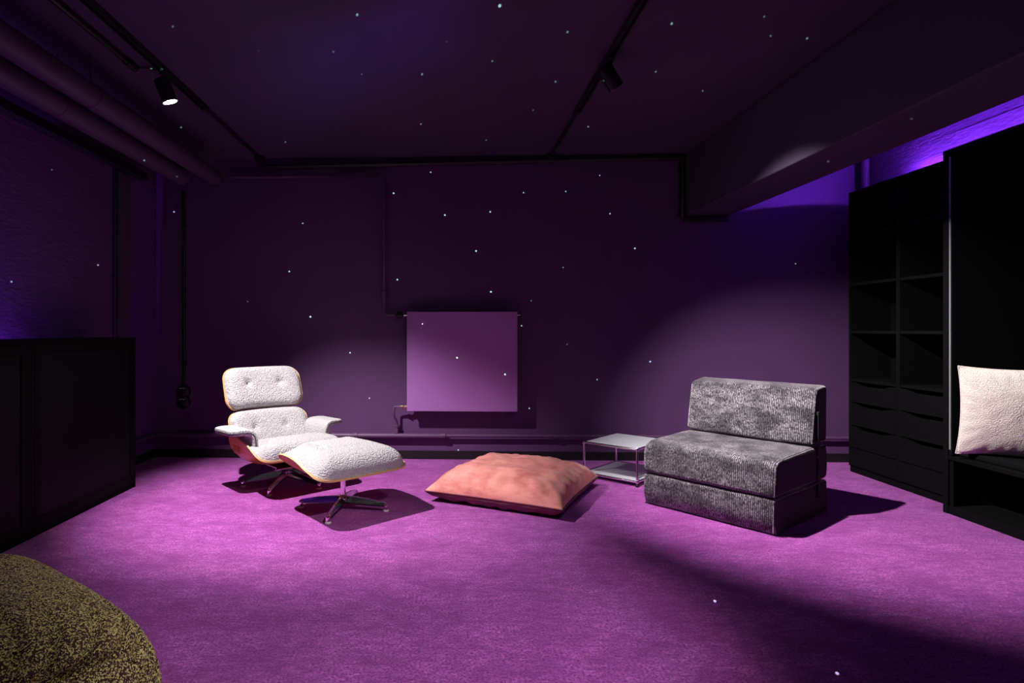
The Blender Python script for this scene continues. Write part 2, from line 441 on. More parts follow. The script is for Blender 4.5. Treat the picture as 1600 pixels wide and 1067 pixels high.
# ceiling beam
b = MB(); b.box(2.0, YF, 2.065, 2.37, bw(2.0)-.002, ZC, .008); struct('ceiling_beam', b, M['ceiling'])
# dark board on the left wall beside the corner
b = MB(); b.box(XL, 4.60, 0, XL+.020, 4.78, 2.33); struct('trim_1', b, M['ceiling'])
b = MB(); b.box(XL, 4.785, 0, XL+.014, bw(XL)-.004, 2.36); struct('trim_painted_glow', b, M['violet'])  # added strip: violet glow on the left wall, put into its colour
# plug-in panels between board marks on the right wall: raised board-mark lines in the concrete
b = MB()
for i, z in enumerate((2.255, 2.345, 2.45)):
    b.box(XR-.0025, YF, z, XR, 4.86, z+.003)
struct('trim_2', b, M['concrete'])

# ------------------------------------------------------------------ pipes and conduits
def wall_thing(name, label, cat, x, group=None):
    return thing(name, label, cat, (x, bw(x), 0), RB, group)
def arc(c, r, a0, a1, ax, ay, n=7):
    c, ax, ay = Vector(c), Vector(ax), Vector(ay)
    return [c + ax*r*math.cos(a0+(a1-a0)*i/n) + ay*r*math.sin(a0+(a1-a0)*i/n) for i in range(n+1)]
def ceiling_pipe(x, z, r, yend, label):
    t = thing('ceiling_pipe', label, 'pipe', (x, 0, z))
    b = MB(); b.tube([(0, YF+.02, 0), (0, 1.5, 0), (0, 3.0, 0), (0, yend-.16, 0)], r, 20); b.build('pipe_run', M['pipepaint'], t)
    b = MB(); b.tube([(0, yend-.16, 0)] + arc((-.16, yend-.16, 0), .16, 0, PI/2, (1, 0, 0), (0, 1, 0), 8) + [(XL-x+.01, yend, 0)], r*1.02, 20)
    b.build('pipe_elbow', M['pipepaint'], t)
    for y in (1.6, 3.2):
        b = MB(); b.tube([(0, y-.012, 0), (0, y+.012, 0)], r+.003, 24); b.tube([(0, y, r), (0, y, ZC-z-.001)], .005, 8); b.build('pipe_clamp', M['pipepaint'], t)
    return t
ceiling_pipe(-2.095, 2.310, .0655, 4.86, 'round aubergine painted pipe under the ceiling, the one nearer the left wall')
ceiling_pipe(-1.915, 2.356, .0645, 5.06, 'round aubergine painted pipe under the ceiling, the one nearer the lamp track')
b = MB(); b.box(XL, YF+.02, 2.34, XL+.085, 4.93, 2.365); b.box(XL+.078, YF+.02, 2.365, XL+.085, 4.93, 2.394)
tag(b.build('cable_tray', M['blacktrim']), 'narrow black cable tray running high along the left wall', 'cable tray')
# heating pipe to the radiator, along the back wall
t = wall_thing('heating_pipe', 'thin painted heating pipe running down the back wall to the radiator top', 'pipe', 0)
xa, xb = -1.86, -.545
zt, zb = 2.415, 1.232; d = -.045
pts = [(xa, d, zt), (xb-.06, d, zt)] + arc((xb-.06, d, zt-.06), .06, PI/2, 0, (1, 0, 0), (0, 0, 1)) + [(xb, d, 1.75), (xb, d, zb+.03)] \
    + arc((xb+.03, d, zb+.03), .03, PI, 1.5*PI, (1, 0, 0), (0, 0, 1)) + [(-.452, d, zb)]
b = MB(); b.tube(pts, .0135, 12); b.build('pipe_run', M['paint'], t)
for z in (1.85, 1.40):
    b = MB(); b.tube([(xb, d, z), (xb, d, z+.03)], .021, 12); b.tube([(xb, d, z+.015), (xb, -.001, z+.015)], .007, 8); b.build('pipe_clip', M['paint'], t)
# floor-level pipe along the back wall
t = wall_thing('return_pipe', 'horizontal painted pipe low along the back wall above the black baseboard', 'pipe', 0)
b = MB(); b.tube([(-2.50, d, .196), (-1.2, d, .203), (-.04, d, .205)], .021, 14); b.build('pipe_run', M['paint'], t)
b = MB(); b.tube([(-.06, d, .205), (-.02, d, .207)], .025, 14); b.build('pipe_socket', M['paint'], t)
b = MB(); b.tube([(-.02, d, .207), (1.4, d, .210), (3.42, d, .205)], .0145, 14); b.build('pipe_run', M['paint'], t)
for x in (-2.0, -.78, .9, 2.3):
    b = MB(); b.tube([(x-.012, d, .205), (x+.012, d, .205)], .026 if x < 0 else .019, 12); b.tube([(x, d, .205), (x, -.001, .205)], .007, 8); b.build('pipe_clip', M['paint'], t)
b = MB(); b.tube([(XL+.045, 4.24, .20), (XL+.045, 5.10, .20)], .021, 14)
tag(b.build('return_pipe', M['paint']), 'painted pipe low along the left wall, coming out behind the cabinet', 'pipe')
# vertical pipe in the right back corner
b = MB(); b.tube([(XR-.045, 4.90, .02), (XR-.045, 4.90, ZC-.001)], .030, 14)
tag(b.build('corner_pipe', M['paint']), 'upright dark pipe in the far right corner beside the wardrobe top', 'pipe')
# conduits
b = MB(); b.tube([(-1.62, -.02, 2.50), (2.0-.03, -.02, 2.545)], .016, 10); b.tube([(-1.62, -.052, 2.50), (2.0-.05, -.052, 2.545)], .009, 8)
t = wall_thing('cable_conduit', 'long black cable conduit where the back wall meets the ceiling, dropping beside the beam', 'conduit', 0)
b.build('conduit_run', M['blacktrim'], t)
b = MB(); b.tube([(1.975, -.02, 2.55), (1.975, -.02, 2.04), (2.02, -.02, 2.032)], .018, 10); b.tube([(1.945, -.02, 2.53), (1.945, -.02, 2.06)], .009, 8); b.build('conduit_drop', M['blacktrim'], t)
b = MB(); b.box(1.98, -.045, 2.012, 2.36, -.003, 2.047, .006); b.build('conduit_foot', M['blacktrim'], t)
t = wall_thing('socket_cable', 'black surface conduit running down the back wall to the two round sockets', 'conduit', -2.285)
b = MB(); b.tube([(0, -.014, 2.30), (0, -.014, .640)], .013, 10); b.build('conduit_run', M['blacktrim'], t)
for z in (2.0, 1.35, .8):
    b = MB(); b.box(-.02, -.030, z, .02, -.001, z+.014, .003); b.build('conduit_clip', M['blacktrim'], t)
for z, lab in ((.572, 'upper round black wall socket with a white label strip beside the lounge chair'),
               (.478, 'lower round black wall socket with a white label strip beside the lounge chair')):
    t = wall_thing('wall_socket', lab, 'socket', -2.285, 'round sockets on the back wall')
    b = MB(); b.lathe([(.054, .001), (.056, .03), (.050, .044), (.036, .047)], 24, (0, 0, z), 'y'); b.build('socket_body', M['blacktrim'], t)
    b = MB(); b.lathe([(.034, .0472), (.034, .052), (.030, .055)], 24, (0, 0, z-.006), 'y'); b.build('socket_lid', M['blacktrim'], t)
    b = MB(); b.box(-.026, -.049, z+.024, .020, -.0465, z+.031); b.build('label_strip', M['whiteplastic'], t, label='white label strip')
    b = MB(); b.lathe([(.005, .045), (.004, .051)], 10, (.020, 0, z+.043), 'y'); b.build('screw', M['alu'], t)
t = thing('left_wall_conduit', 'thin black conduit running up the left wall above the cabinet', 'conduit', (XL, 4.565, 0))
b = MB(); b.tube([(.014, 0, .30), (.014, 0, 2.33)], .012, 10); b.build('conduit_run', M['blacktrim'], t)
for z in (.7, 1.5, 2.1):
    b = MB(); b.box(.001, -.02, z, .028, .02, z+.014, .003); b.build('conduit_clip', M['blacktrim'], t)

# ------------------------------------------------------------------ lamp tracks and spots
def track(x, y1, label):
    t = thing('lamp_track', label, 'track', (x, 0, ZC))
    b = MB(); b.box(-.018, .4, -.034, -.012, y1, 0); b.box(.012, .4, -.034, .018, y1, 0); b.box(-.012, .4, -.012, .012, y1, 0); b.build('track_profile', M['blacktrim'], t)
    b = MB(); b.box(-.02, y1, -.036, .02, y1+.05, 0, .003); b.build('track_end_feed', M['blacktrim'], t)
    b = MB(); b.tube([(0, y1+.05, -.016), (0, bw(x)-.108, -.016)], .013, 10); b.build('feed_conduit', M['blacktrim'], t)
    b = MB(); b.box(-.04, bw(x)-.11, -.045, .04, bw(x)-.068, 0, .006); b.build('junction_box', M['blacktrim'], t)
    return t
track(-1.60, 3.90, 'black ceiling lamp track on the left, with the lit spotlight on it')
track(.865, 3.95, 'black ceiling lamp track on the right, ending at the beam side junction box')
t = thing('ceiling_cable', 'short black cable trunking on the ceiling left of the lit spotlight track', 'conduit', (-1.745, 0, ZC))
b = MB(); b.tube([(0, .4, -.018), (0, 3.28, -.018)], .016, 10); b.build('trunking', M['blacktrim'], t)
b = MB(); b.tube([(0, 3.24, -.018), (0, 3.33, -.018)], .022, 12); b.build('end_cap', M['blacktrim'], t)
b = MB(); b.tube([(0, 3.33, -.018), (.06, 3.36, -.006), (.122, 3.38, -.006)], .004, 6); b.build('lead', M['blacktrim'], t)
def spot_head(xt, y, pos, aim, label):
    t = thing('track_spotlight', label, 'spotlight', (xt, y, ZC))
    o = Vector((xt, y, ZC)); dirn = (Vector(aim)-Vector(pos)).normalized()
    front = Vector(pos)-o - dirn*.012; back = front - dirn*.125
    b = MB(); b.box(-.017, -.06, -.052, .017, .06, -.0355, .004); b.build('adapter', M['blacktrim'], t)
    neck = back + dirn*.03
    b = MB(); b.tube([(0, 0, -.05), (0, 0, -.08), (neck.x*.5, neck.y*.5, neck.z+.01), tuple(neck)], .012, 10); b.build('stem', M['blacktrim'], t)
    b = MB(); b.tube([back, back+dirn*.006, back+dirn*.012, front, front+dirn*.008], [.030, .039, .042, .042, .042], 24, caps=False)
    b.tube([back-dirn*.0001, back], [.001, .030], 24, caps=False)
    b.tube([front+dirn*.008, front+dirn*.008, front-dirn*.002], [.042, .037, .037], 24, caps=False)
    b.build('lamp_body', M['blacktrim'], t)
    b = MB(); b.tube([front-dirn*.004, front-dirn*.001], .037, 24); b.build('lens', M['lens'], t, label='lit lens')
    b = MB(); b.tube([front+dirn*.0081, front+dirn*.0095], .0415, 24, caps=False); b.build('front_ring', M['alu'], t, label='bright front ring')
    return t
spot_head(-1.60, 3.39, SP1, AIM1, 'lit black cylinder spotlight hanging from the left ceiling track')
spot_head(.865, 3.20, SP2, AIM2, 'black cylinder spotlight on the right ceiling track, seen from its side')

# ------------------------------------------------------------------ radiator
t = wall_thing('panel_radiator', 'flat square purple panel radiator on the back wall', 'radiator', .121)
W2, z0, z1 = .4600, .424, 1.255
b = MB(); b.box(-W2, -.135, z0, W2, -.118, z1, .004); b.build('front_panel', M['radiator'], t)
b = MB(); b.box(-W2+.012, -.117, z0+.012, W2-.012, -.045, z1-.012, .004); b.build('water_panel', M['paint'], t)
for x in (-.36, .34):
    b = MB(); b.box(x-.010, -.10, z0-.040, x+.010, -.07, z0+.011, .003); b.box(x-.012, -.044, z0-.03, x+.012, -.0005, z0+.15, .002); b.build('bracket', M['paint'], t)
b = MB(); b.tube([(W2+.0, -.085, z1-.026), (W2+.012, -.085, z1-.026)], .010, 12); b.tube([(W2+.012, -.085, z1-.026), (W2+.026, -.085, z1-.026)], .007, 6); b.build('air_vent', M['chrome'], t)
b = MB(); b.tube([(W2, -.085, z0+.02), (W2+.012, -.085, z0+.02)], .009, 12); b.build('plug', M['paint'], t)
b = MB(); b.tube([(-W2-.022, -.085, z1-.026), (-W2, -.085, z1-.026)], .012, 12); b.tube([(-W2-.03, -.085, z1-.026), (-W2-.022, -.085, z1-.026)], .017, 6); b.build('valve_body', M['chrome'], t)
b = MB(); b.lathe([(.018, -.058), (.026, -.052), (.028, -.024), (.022, -.0005)], 18, (-W2-.0305, -.085, z1-.026), 'x'); b.tube([(-W2-.085, -.085, z1-.026), (-W2-.098, -.05, z1-.026)], .013, 10); b.build('thermostat_head', M['blacktrim'], t)
zz = z0+.033
b = MB(); b.tube([(-W2-.030, -.085, zz), (-W2, -.085, zz)], .011, 12); b.tube([(-W2-.016, -.085, zz), (-W2-.004, -.085, zz)], .017, 6); b.tube([(-W2-.058, -.085, zz), (-W2-.036, -.085, zz)], .016, 6)
b.tube([(-W2-.028, -.085, zz+.004), (-W2-.028, -.085, zz-.024)], .012, 10); b.build('return_valve', M['brass'], t, label='bright brass valve')
xp = -W2-.115
b = MB(); b.tube([(-W2-.058, -.085, zz), (xp+.02, -.085, zz)] + arc((xp+.02, -.085, zz-.02), .02, PI/2, PI, (1, 0, 0), (0, 0, 1)) + [(xp, -.085, zz-.085), (xp+.018, -.05, zz-.125), (xp+.02, -.045, zz-.16), (xp+.02, -.045, .225)], .0095, 10)
b.tube([(xp+.02, -.045, .225), (xp+.02, -.045, .29)], .0155, 12); b.tube([(xp+.02, -.045, .283), (xp+.02, -.045, .298)], .021, 10); b.build('return_branch', M['paint'], t)

# ------------------------------------------------------------------ side table
tx = Vector((.306, -.288)).normalized(); rzt = math.atan2(tx.y, tx.x)
TW, TD, TZ = .420, .500, .262
t = thing('side_table', 'low chrome tube side table with white steel shelves between pink cushion and grey sofa', 'table', (1.021, 4.478, 0), rzt)
for (x, y) in ((0, 0), (TW, 0), (TW, TD), (0, TD)):
    b = MB(); b.tube([(x, y, .034), (x, y, TZ)], .0085, 14); b.build('leg', M['chrome'], t)
    b = MB(); b.lathe([(.011, 0), (.013, .004), (.012, .016), (.006, .022)], 14, (x, y, 0)); b.build('foot', M['blacktrim'], t)
    for z in (.034, TZ):
        b = MB(); b.lathe([(.013*math.sin(PI*i/8)+1e-4, -.013*math.cos(PI*i/8)) for i in range(9)], 14, (x, y, z)); b.build('ball_joint', M['chrome'], t)
for z in (.034, TZ):
    for (p, q) in (((0, 0), (TW, 0)), ((TW, 0), (TW, TD)), ((TW, TD), (0, TD)), ((0, TD), (0, 0))):
        b = MB(); b.tube([(p[0], p[1], z), (q[0], q[1], z)], .0085, 14); b.build('rail', M['chrome'], t)
    b = MB(); b.box(.012, .012, z-.004, TW-.012, TD-.012, z+.0075, .003); b.build('shelf_panel', M['white'], t)

# ------------------------------------------------------------------ wardrobe units on the right
XC = 3.13
def case(y0, y1, label):
    t = thing('drawer_cabinet', label, 'cabinet', (XC, y0, 0), 0)
    wy = y1-y0; xb = XR-XC-.012; p = .016
    for a in (0, wy-p):
        b = MB(); b.box(0, a+.0005, .05, xb, a+p-.0005, 2.155, .0015); b.build('side_panel', M['black'], t)
    b = MB(); b.box(-.001, .0005, 2.155, xb, wy-.0005, 2.172, .0015); b.build('top_panel', M['black'], t)
    b = MB(); b.box(xb-.010, p, .05, xb-.002, wy-p, 2.154); b.build('back_panel', M['black'], t)
    b = MB(); b.box(.012, .0005, 0, xb, wy-.0005, .049); b.build('plinth', M['black'], t)
    for z in (1.828, 1.455, 1.085, .715):
        b = MB(); b.box(.004, p, z-.011, xb-.011, wy-p, z+.011, .0015); b.build('shelf', M['black'], t)
    tops = (.698, .540, .362, .192); bots = (.546, .368, .198, .056)
    for k, (zt, zb) in enumerate(zip(tops, bots)):
        n = 24; y_a, y_b = p+.002, wy-p-.002; prof = []
        for i in range(n+1):
            u = i/n; dip = 0
            if k < 3 and .06 < u < .94: dip = .022*min(1, 1.6*math.sin(PI*(u-.06)/.88)**1.5)
            prof.append((y_a+(y_b-y_a)*u, zt-dip))
        vs = []; fs = []
        for x in (.0, .018):
            vs += [(x, y, zb) for y, z in prof] + [(x, y, z) for y, z in prof]
        m = n+1
        for i in range(n):
            fs += [(i, i+1, m+i+1, m+i), (2*m+i, 3*m+i, 3*m+i+1, 2*m+i+1), (m+i, m+i+1, 3*m+i+1, 3*m+i), (i, 2*m+i, 2*m+i+1, i+1)]
        fs += [(0, m, 3*m, 2*m), (n, 2*m+n, 3*m+n, m+n)]
        b = MB(); b.add(vs, fs); o = b.build('drawer', M['black'], t)
        b = MB(); b.box(.0185, y_a+.006, zb+.004, .28, y_b-.006, zb+.012); b.box(.0185, y_a+.006, zb+.012, .028, y_b-.006, zt-.04); b.build('drawer_box', M['darkfelt'], o)
    return t
case(4.156, 4.665, 'black open shelf cabinet with four drawers, the one ending near the back wall')
case(3.645, 4.154, 'black open shelf cabinet with four drawers, the one right beside the cushion niche')
XN = 3.0
t = thing('niche_wardrobe', 'tall black wardrobe with an open seat niche holding the cream cushion', 'wardrobe', (XN, 1.9, 0))
wy = 3.62-1.9; xb = XR-XN-.012
for a in (0, wy-.036):
    b = MB(); b.box(0, a, 0, xb, a+.036, 2.155, .002); b.build('side_panel', M['black'], t)
b = MB(); b.box(-.001, 0, 2.1555, xb, wy, 2.180, .002); b.build('top_panel', M['black'], t)
b = MB(); b.box(xb-.012, .037, .03, xb-.001, wy-.037, 2.155); b.build('back_panel', M['darkfelt'], t)
b = MB(); b.box(.004, .0365, .0, xb-.013, wy-.0365, .050, .002); b.build('bottom_board', M['black'], t)
b = MB(); b.box(.003, .0365, .325, xb-.013, wy-.0365, .350, .002); b.build('seat_board', M['black'], t)
b = MB(); b.box(.010, wy-.062, .052, .030, wy-.037, .324, .002); b.build('niche_post', M['black'], t)
b = MB(); b.box(.045, .058, .351, xb-.014, wy-.058, .385, .008); b.build('seat_pad', M['darkfelt'], t)  # pad is really grey; dark felt stands in for the cushion's shadow on it
b = MB(); b.box(.006, wy-.056, .351, xb-.014, wy-.0365, 2.15, .004); b.build('side_lining', M['darkfelt'], t)
b = MB(); b.box(.003, wy-.052, .386, .0058, wy-.040, 2.14, .001); b.build('lining_edge', M['felt'], t, label='pale grey edge of the side lining')
b = MB(); b.tube([(.40, .02, 2.200), (.40, 2.53, 2.200)], .005, 8)
for y, z in ((.1, 2.1805), (.9, 2.1805), (1.68, 2.1805), (2.0, 2.1725), (2.4, 2.1725)): b.box(.392, y, z, .408, y+.02, 2.196)
b.build('led_tape', M['led'], t, label='violet light tape')

# ------------------------------------------------------------------ low tambour cabinets on the left
def low_cabinet(y0, y1, label):
    t = thing('tambour_cabinet', label, 'cabinet', (-2.196, y0, 0)); wy = y1-y0; dep = .325; H = 1.050
    for a in (0, wy-.02):
        b = MB(); b.box(-dep, a+.0005, .0, -.001, a+.0195, H-.025, .0015); b.build('side_panel', M['black'], t)
    b = MB(); b.box(-dep, .0005, H-.0245, .002, wy-.0005, H, .002); b.build('top_panel', M['black'], t)
    b = MB(); b.box(-dep+.002, .021, .03, -dep+.012, wy-.021, H-.025); b.build('back_panel', M['black'], t)
    b = MB(); b.box(-dep+.02, .021, 0, -.006, wy-.021, .035); b.build('plinth', M['black'], t)
    b = MB(); b.box(-.022, .022, .036, .0, .070, H-.026, .002); b.box(-.022, wy-.070, .036, .0, wy-.022, H-.026, .002)
    b.box(-.022, .070, .036, .0, wy-.070, .095, .002); b.box(-.022, .070, H-.085, .0, wy-.070, H-.026, .002); b.build('door_frame', M['black'], t)
    b = MB(); n = int((wy-.14)/.012); vs = []; fs = []
    b.box(-.018, .070, .095, -.010, wy-.070, H-.085)
    for i in range(n):
        y = .071+i*.012
        b.box(-.0102, y+.001, .0955, -.006, y+.011, H-.0855)
    b.build('tambour_door', M['tambour'], t, kind='stuff')
    b = MB(); b.box(.0002, wy-.045 if y0 > 3 else .045, .42, .008, wy-.038 if y0 > 3 else .052, .60, .002); b.build('door_pull', M['black'], t)
    return t
low_cabinet(3.150, 4.200, 'low charcoal tambour cabinet with black frame, far one ending near the socket corner')
low_cabinet(2.098, 3.148, 'low charcoal tambour cabinet with black frame, near one cut off by the photo edge')

# ------------------------------------------------------------------ lounge chair
RZ = math.atan2(-.669, -.743)
def star_base(t, n, R, a0, zh, col_top, hub=.030):
    """polished star base: hub, legs with glides"""
    b = MB(); b.lathe([(hub*.8, zh-.050), (hub, zh-.045), (hub, zh-.008), (hub*.75, zh)], 20); b.build('hub', M['alu'], t)
    b = MB(); b.tube([(0, 0, zh-.005), (0, 0, col_top)], .016, 18); b.build('column', M['chrome'], t)
    for k in range(n):
        a = a0 + 2*PI*k/n; ca, sa = math.cos(a), math.sin(a)
        sect = []
        for (rr, wd, zt, zb) in ((.012, .021, zh-.006, zh-.046), (.06, .017, zh-.008, zh-.052), (R*.6, .014, zh*.45+.032, zh*.45-.008), (R-.008, .012, .054, .030), (R+.006, .009, .048, .034)):
            cx, cy = ca*rr, sa*rr
            px, py = -sa*wd, ca*wd
            sect.append([(cx+px*.45, cy+py*.45, zt), (cx+px, cy+py, zb+(zt-zb)*.25), (cx+px, cy+py, zb), (cx-px, cy-py, zb), (cx-px, cy-py, zb+(zt-zb)*.25), (cx-px*.45, cy-py*.45, zt)])
        vs = [p for s_ in sect for p in s_]; m = 6
        fs = [(i*m+j, i*m+(j+1) % m, (i+1)*m+(j+1) % m, (i+1)*m+j) for i in range(len(sect)-1) for j in range(m)]
        fs += [list(range(m))[::-1], [(len(sect)-1)*m+j for j in range(m)]]
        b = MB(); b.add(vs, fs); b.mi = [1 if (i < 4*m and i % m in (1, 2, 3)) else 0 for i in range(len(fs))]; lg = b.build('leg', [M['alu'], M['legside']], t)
        b = MB(); b.lathe([(.012, .010), (.0135, .012), (.0135, .040), (.011, .0455)], 14, (ca*R, sa*R, 0)); b.build('glide_post', M['chrome'], lg)
        b = MB(); b.lathe([(.017, 0), (.019, .003), (.018, .009), (.012, .0105)], 14, (ca*R, sa*R, 0)); b.build('glide_foot', M['whiteplastic'], lg, label='white glide foot')
def interp(tab, x):
    """smooth (Catmull-Rom like, monotone enough) interpolation of a table of (x,y)"""
    if x <= tab[0][0]: return tab[0][1] + (x-tab[0][0])*(tab[1][1]-tab[0][1])/(tab[1][0]-tab[0][0])
    if x >= tab[-1][0]: return tab[-1][1] + (x-tab[-1][0])*(tab[-1][1]-tab[-2][1])/(tab[-1][0]-tab[-2][0])
    for i in range(len(tab)-1):
        if x <= tab[i+1][0]:
            h = tab[i+1][0]-tab[i][0]; u = (x-tab[i][0])/h
            m0 = (tab[i+1][1]-tab[max(i-1, 0)][1])/(tab[i+1][0]-tab[max(i-1, 0)][0])*h
            m1 = (tab[min(i+2, len(tab)-1)][1]-tab[i][1])/(tab[min(i+2, len(tab)-1)][0]-tab[i][0])*h
            return (2*u**3-3*u**2+1)*tab[i][1]+(u**3-2*u**2+u)*m0+(-2*u**3+3*u**2)*tab[i+1][1]+(u**3-u**2)*m1
def puff(T, p=4, q=.5, mn=.006):
    return lambda s, t, r: mn + T*max(0, 1-r**p)**q
def shell_and_cushion(t, P, W, D, rc, T, shell_name, cush_name, buttons=(), n=26, p=5, mn=.012, inset=.975, prof=None, label=None):
    b = MB(); slab(b, P, W, D, rc, lambda s, u, r: 0, lambda s, u, r: -.011, n, 1, (1, 0, 1)); sharp(b.build(shell_name, [M['veneer'], M['plyedge']], t))
    def top(s, u, r):
        th = max(.0, prof(u)-P(s, u)[2]) if prof else T
        h = mn + th*max(0, 1-r**p)**.5
        for (bx, by, dep, rad) in buttons:
            d2 = ((s-bx)**2+(u-by)**2)
            h -= dep*math.exp(-d2/(rad*rad)) + dep*.8*math.exp(-d2/(rad*rad*.06))
        return h
    b = MB(); slab(b, P, W, D, rc, top, lambda s, u, r: .0008, n*2, inset); o = weld(b.build(cush_name, M['boucle'], t)); sharp(o, 60)
    for (bx, by, dep, rad) in buttons:
        pp, nn = frame_at(P, bx, by); c = pp + nn*(top(bx, by, .3)+.003)
        b = MB(); b.tube([c-nn*.006, c, c+nn*.002], [.010, .010, .004], 12); b.build('button', M['boucle'], o)
    return o
chair = thing('lounge_chair', 'pale grey boucle lounge chair in bent walnut shells on polished five-star base', 'armchair', (-1.157, 4.255, 0), RZ)
aw = math.atan2(-.285, -.03) - RZ
star_base(chair, 5, .288, aw, .108, .140)
b = MB(); b.tube([(0, 0, .128), (0, 0, .136)], .024, 18); b.build('swivel_collar', M['chrome'], chair)
b = MB(); b.box(-.10, -.12, .137, .10, .10, .147, .003); b.tube([(.10, .08, .143), (.14, .14, .150), (-.14, .14, .150), (-.10, .08, .143)], .008, 10); b.build('seat_spider', M['alu'], chair)
seat_c = [(-.30, .190), (-.22, .160), (-.05, .165), (.12, .200), (.24, .246), (.34, .256)]
seat_e = [(-.30, .37), (-.15, .372), (0, .352), (.10, .332), (.20, .292), (.28, .272), (.34, .264)]
SW, SD = .665, .610
def P_seat(s, u):
    k = min(1.1, abs(s)/(SW/2)); v = u+.03
    z = interp(seat_c, v) + (interp(seat_e, v)-interp(seat_c, v))*k**4.5
    return (s*(1-.05*k**4), v, z)
b = MB(); 
shell_and_cushion(chair, P_seat, SW, SD, .085, .112, 'seat_shell', 'seat_cushion', n=26, p=12, prof=lambda u: interp([(-.30, .30), (-.15, .305), (0, .335), (.12, .362), (.20, .360), (.27, .340), (.34, .312)], u))
def P_back(s, u):
    s = -s; k = (s/.31)
    y = -.292 - u*.43 + .075*abs(k)**2.2 - .06*u*u; z = .372 + u*.93 
    return (s, y, z)
shell_and_cushion(chair, P_back, .610, .285, .070, .052, 'backrest_shell', 'backrest_cushion', buttons=((-.13, .0, .017, .030), (.13, .0, .017, .030)), p=7)
def P_head(s, u):
    s = -s; k = (s/.31)
    y = -.405 - u*.34 + .070*abs(k)**2.2 + .10*u*u; z = .668 + u*.95
    return (s, y, z)
shell_and_cushion(chair, P_head, .605, .318, .090, .055, 'headrest_shell', 'headrest_cushion', buttons=((-.135, .02, .019, .031), (.135, .02, .019, .031)), p=7)
for s in (-.14, .14):
    b = MB()
    pts = [Vector(P_back(s, -.10))+Vector((0, -.020, 0)), Vector(P_back(s, .09))+Vector((0, -.022, 0)), Vector(P_head(s, -.16))+Vector((0, -.016, -.01)), Vector(P_head(s, .06))+Vector((0, -.020, 0))]
    for p_, q_ in zip(pts, pts[1:]):
        b.tube([p_, q_], .010, 8)
    b.build('back_brace', M['alu'], chair)
    pp = (Vector(P_back(s, .15))+Vector(P_head(s, -.165)))*.5+Vector((0, -.006, 0))
    b = MB(); b.tube([pp+Vector((-.014, 0, 0)), pp+Vector((.014, 0, 0))], .009, 10); b.build('brace_spacer', M['alu'], chair)
# armrests: L-bent boucle pads, inner face upright, top turned outwards
arm_path = [(0, (.268, .282)), (.075, (.271, .355)), (.105, (.276, .384)), (.13, (.290, .404)), (.155, (.312, .413)), (.20, (.357, .415)), (.26, (.417, .413))]
def armP(side):
    ax = [(a, p[0]) for a, p in arm_path]; az = [(a, p[1]) for a, p in arm_path]
    def P(s, u):
        q = s+.135
        return (side*interp(ax, q), -.05+u - .03*(q > .1)*(q-.1)/.2, interp(az, q) + .02*u)
    return P
for side in (1, -1):
    P = armP(side)
    b = MB(); slab(b, P, .270, .320, .045, lambda s, u, r: .013+.012*max(0, 1-r**8)**.5, lambda s, u, r: -.012-.010*max(0, 1-r**8)**.5, 24)
    o = sharp(weld(b.build('armrest', M['boucle'], chair)), 70)
    # dark welt around the middle of the pad edge
    pts = []
    for i in range(60):
        a = i/60*8; sgn = [(-1, a-1), (a-3, 1), (1, 5-a), (7-a, -1)][int(a//2)]
        s_, u_, _ = rounded(sgn[0], sgn[1], .270, .320, .045)
        p_, n_ = frame_at(P, s_*1.004, u_*1.004); pts.append(p_)
    b = MB(); b.tube(pts+[pts[0]], .0035, 6, caps=False); b.build('armrest_welt', M['seam'], o, label='dark edge welt')
    # veneer bracket under the arm, tying seat and back shell
    b = MB()
    def Pb(s, u, side=side): return (side*(.300 - .030*(u/.10)**2*.6 + .012*s), -.14+s*.9, .315+u*1.0 )
    slab(b, Pb, .18, .15, .06, lambda s, u, r: .006, lambda s, u, r: -.006, 14, 1, (0, 0, 1)); sharp(b.build('arm_bracket', [M['veneer'], M['plyedge']], chair))

# ------------------------------------------------------------------ ottoman
ott = thing('ottoman', 'pale grey boucle footstool in walnut shell on polished four-star base', 'footstool', (-.645, 3.665, 0), RZ)
star_base(ott, 4, .270, math.atan2(.28, .04) - RZ, .092, .225)
b = MB(); b.box(-.10, -.09, .218, .10, .09, .227, .003); b.build('shell_plate', M['alu'], ott)
ott_c = [(-.29, .30), (-.24, .262), (-.10, .240), (.08, .240), (.20, .256), (.29, .268)]
ott_e = [(-.29, .350), (-.20, .358), (-.10, .358), (0, .345), (.10, .315), (.20, .290), (.29, .278)]
OW, OD = .640, .555
def P_ott(s, u):
    k = min(1.1, abs(s)/(OW/2))
    z = interp(ott_c, u) + (interp(ott_e, u)-interp(ott_c, u))*k**4.5
    return (s*(1-.03*k**4), u, z)
shell_and_cushion(ott, P_ott, OW, OD, .085, .112, 'footstool_shell', 'footstool_cushion', n=26, p=14, prof=lambda u: interp([(-.29, .392), (-.18, .402), (-.02, .406), (.08, .402), (.17, .386), (.23, .362), (.29, .330)], u))

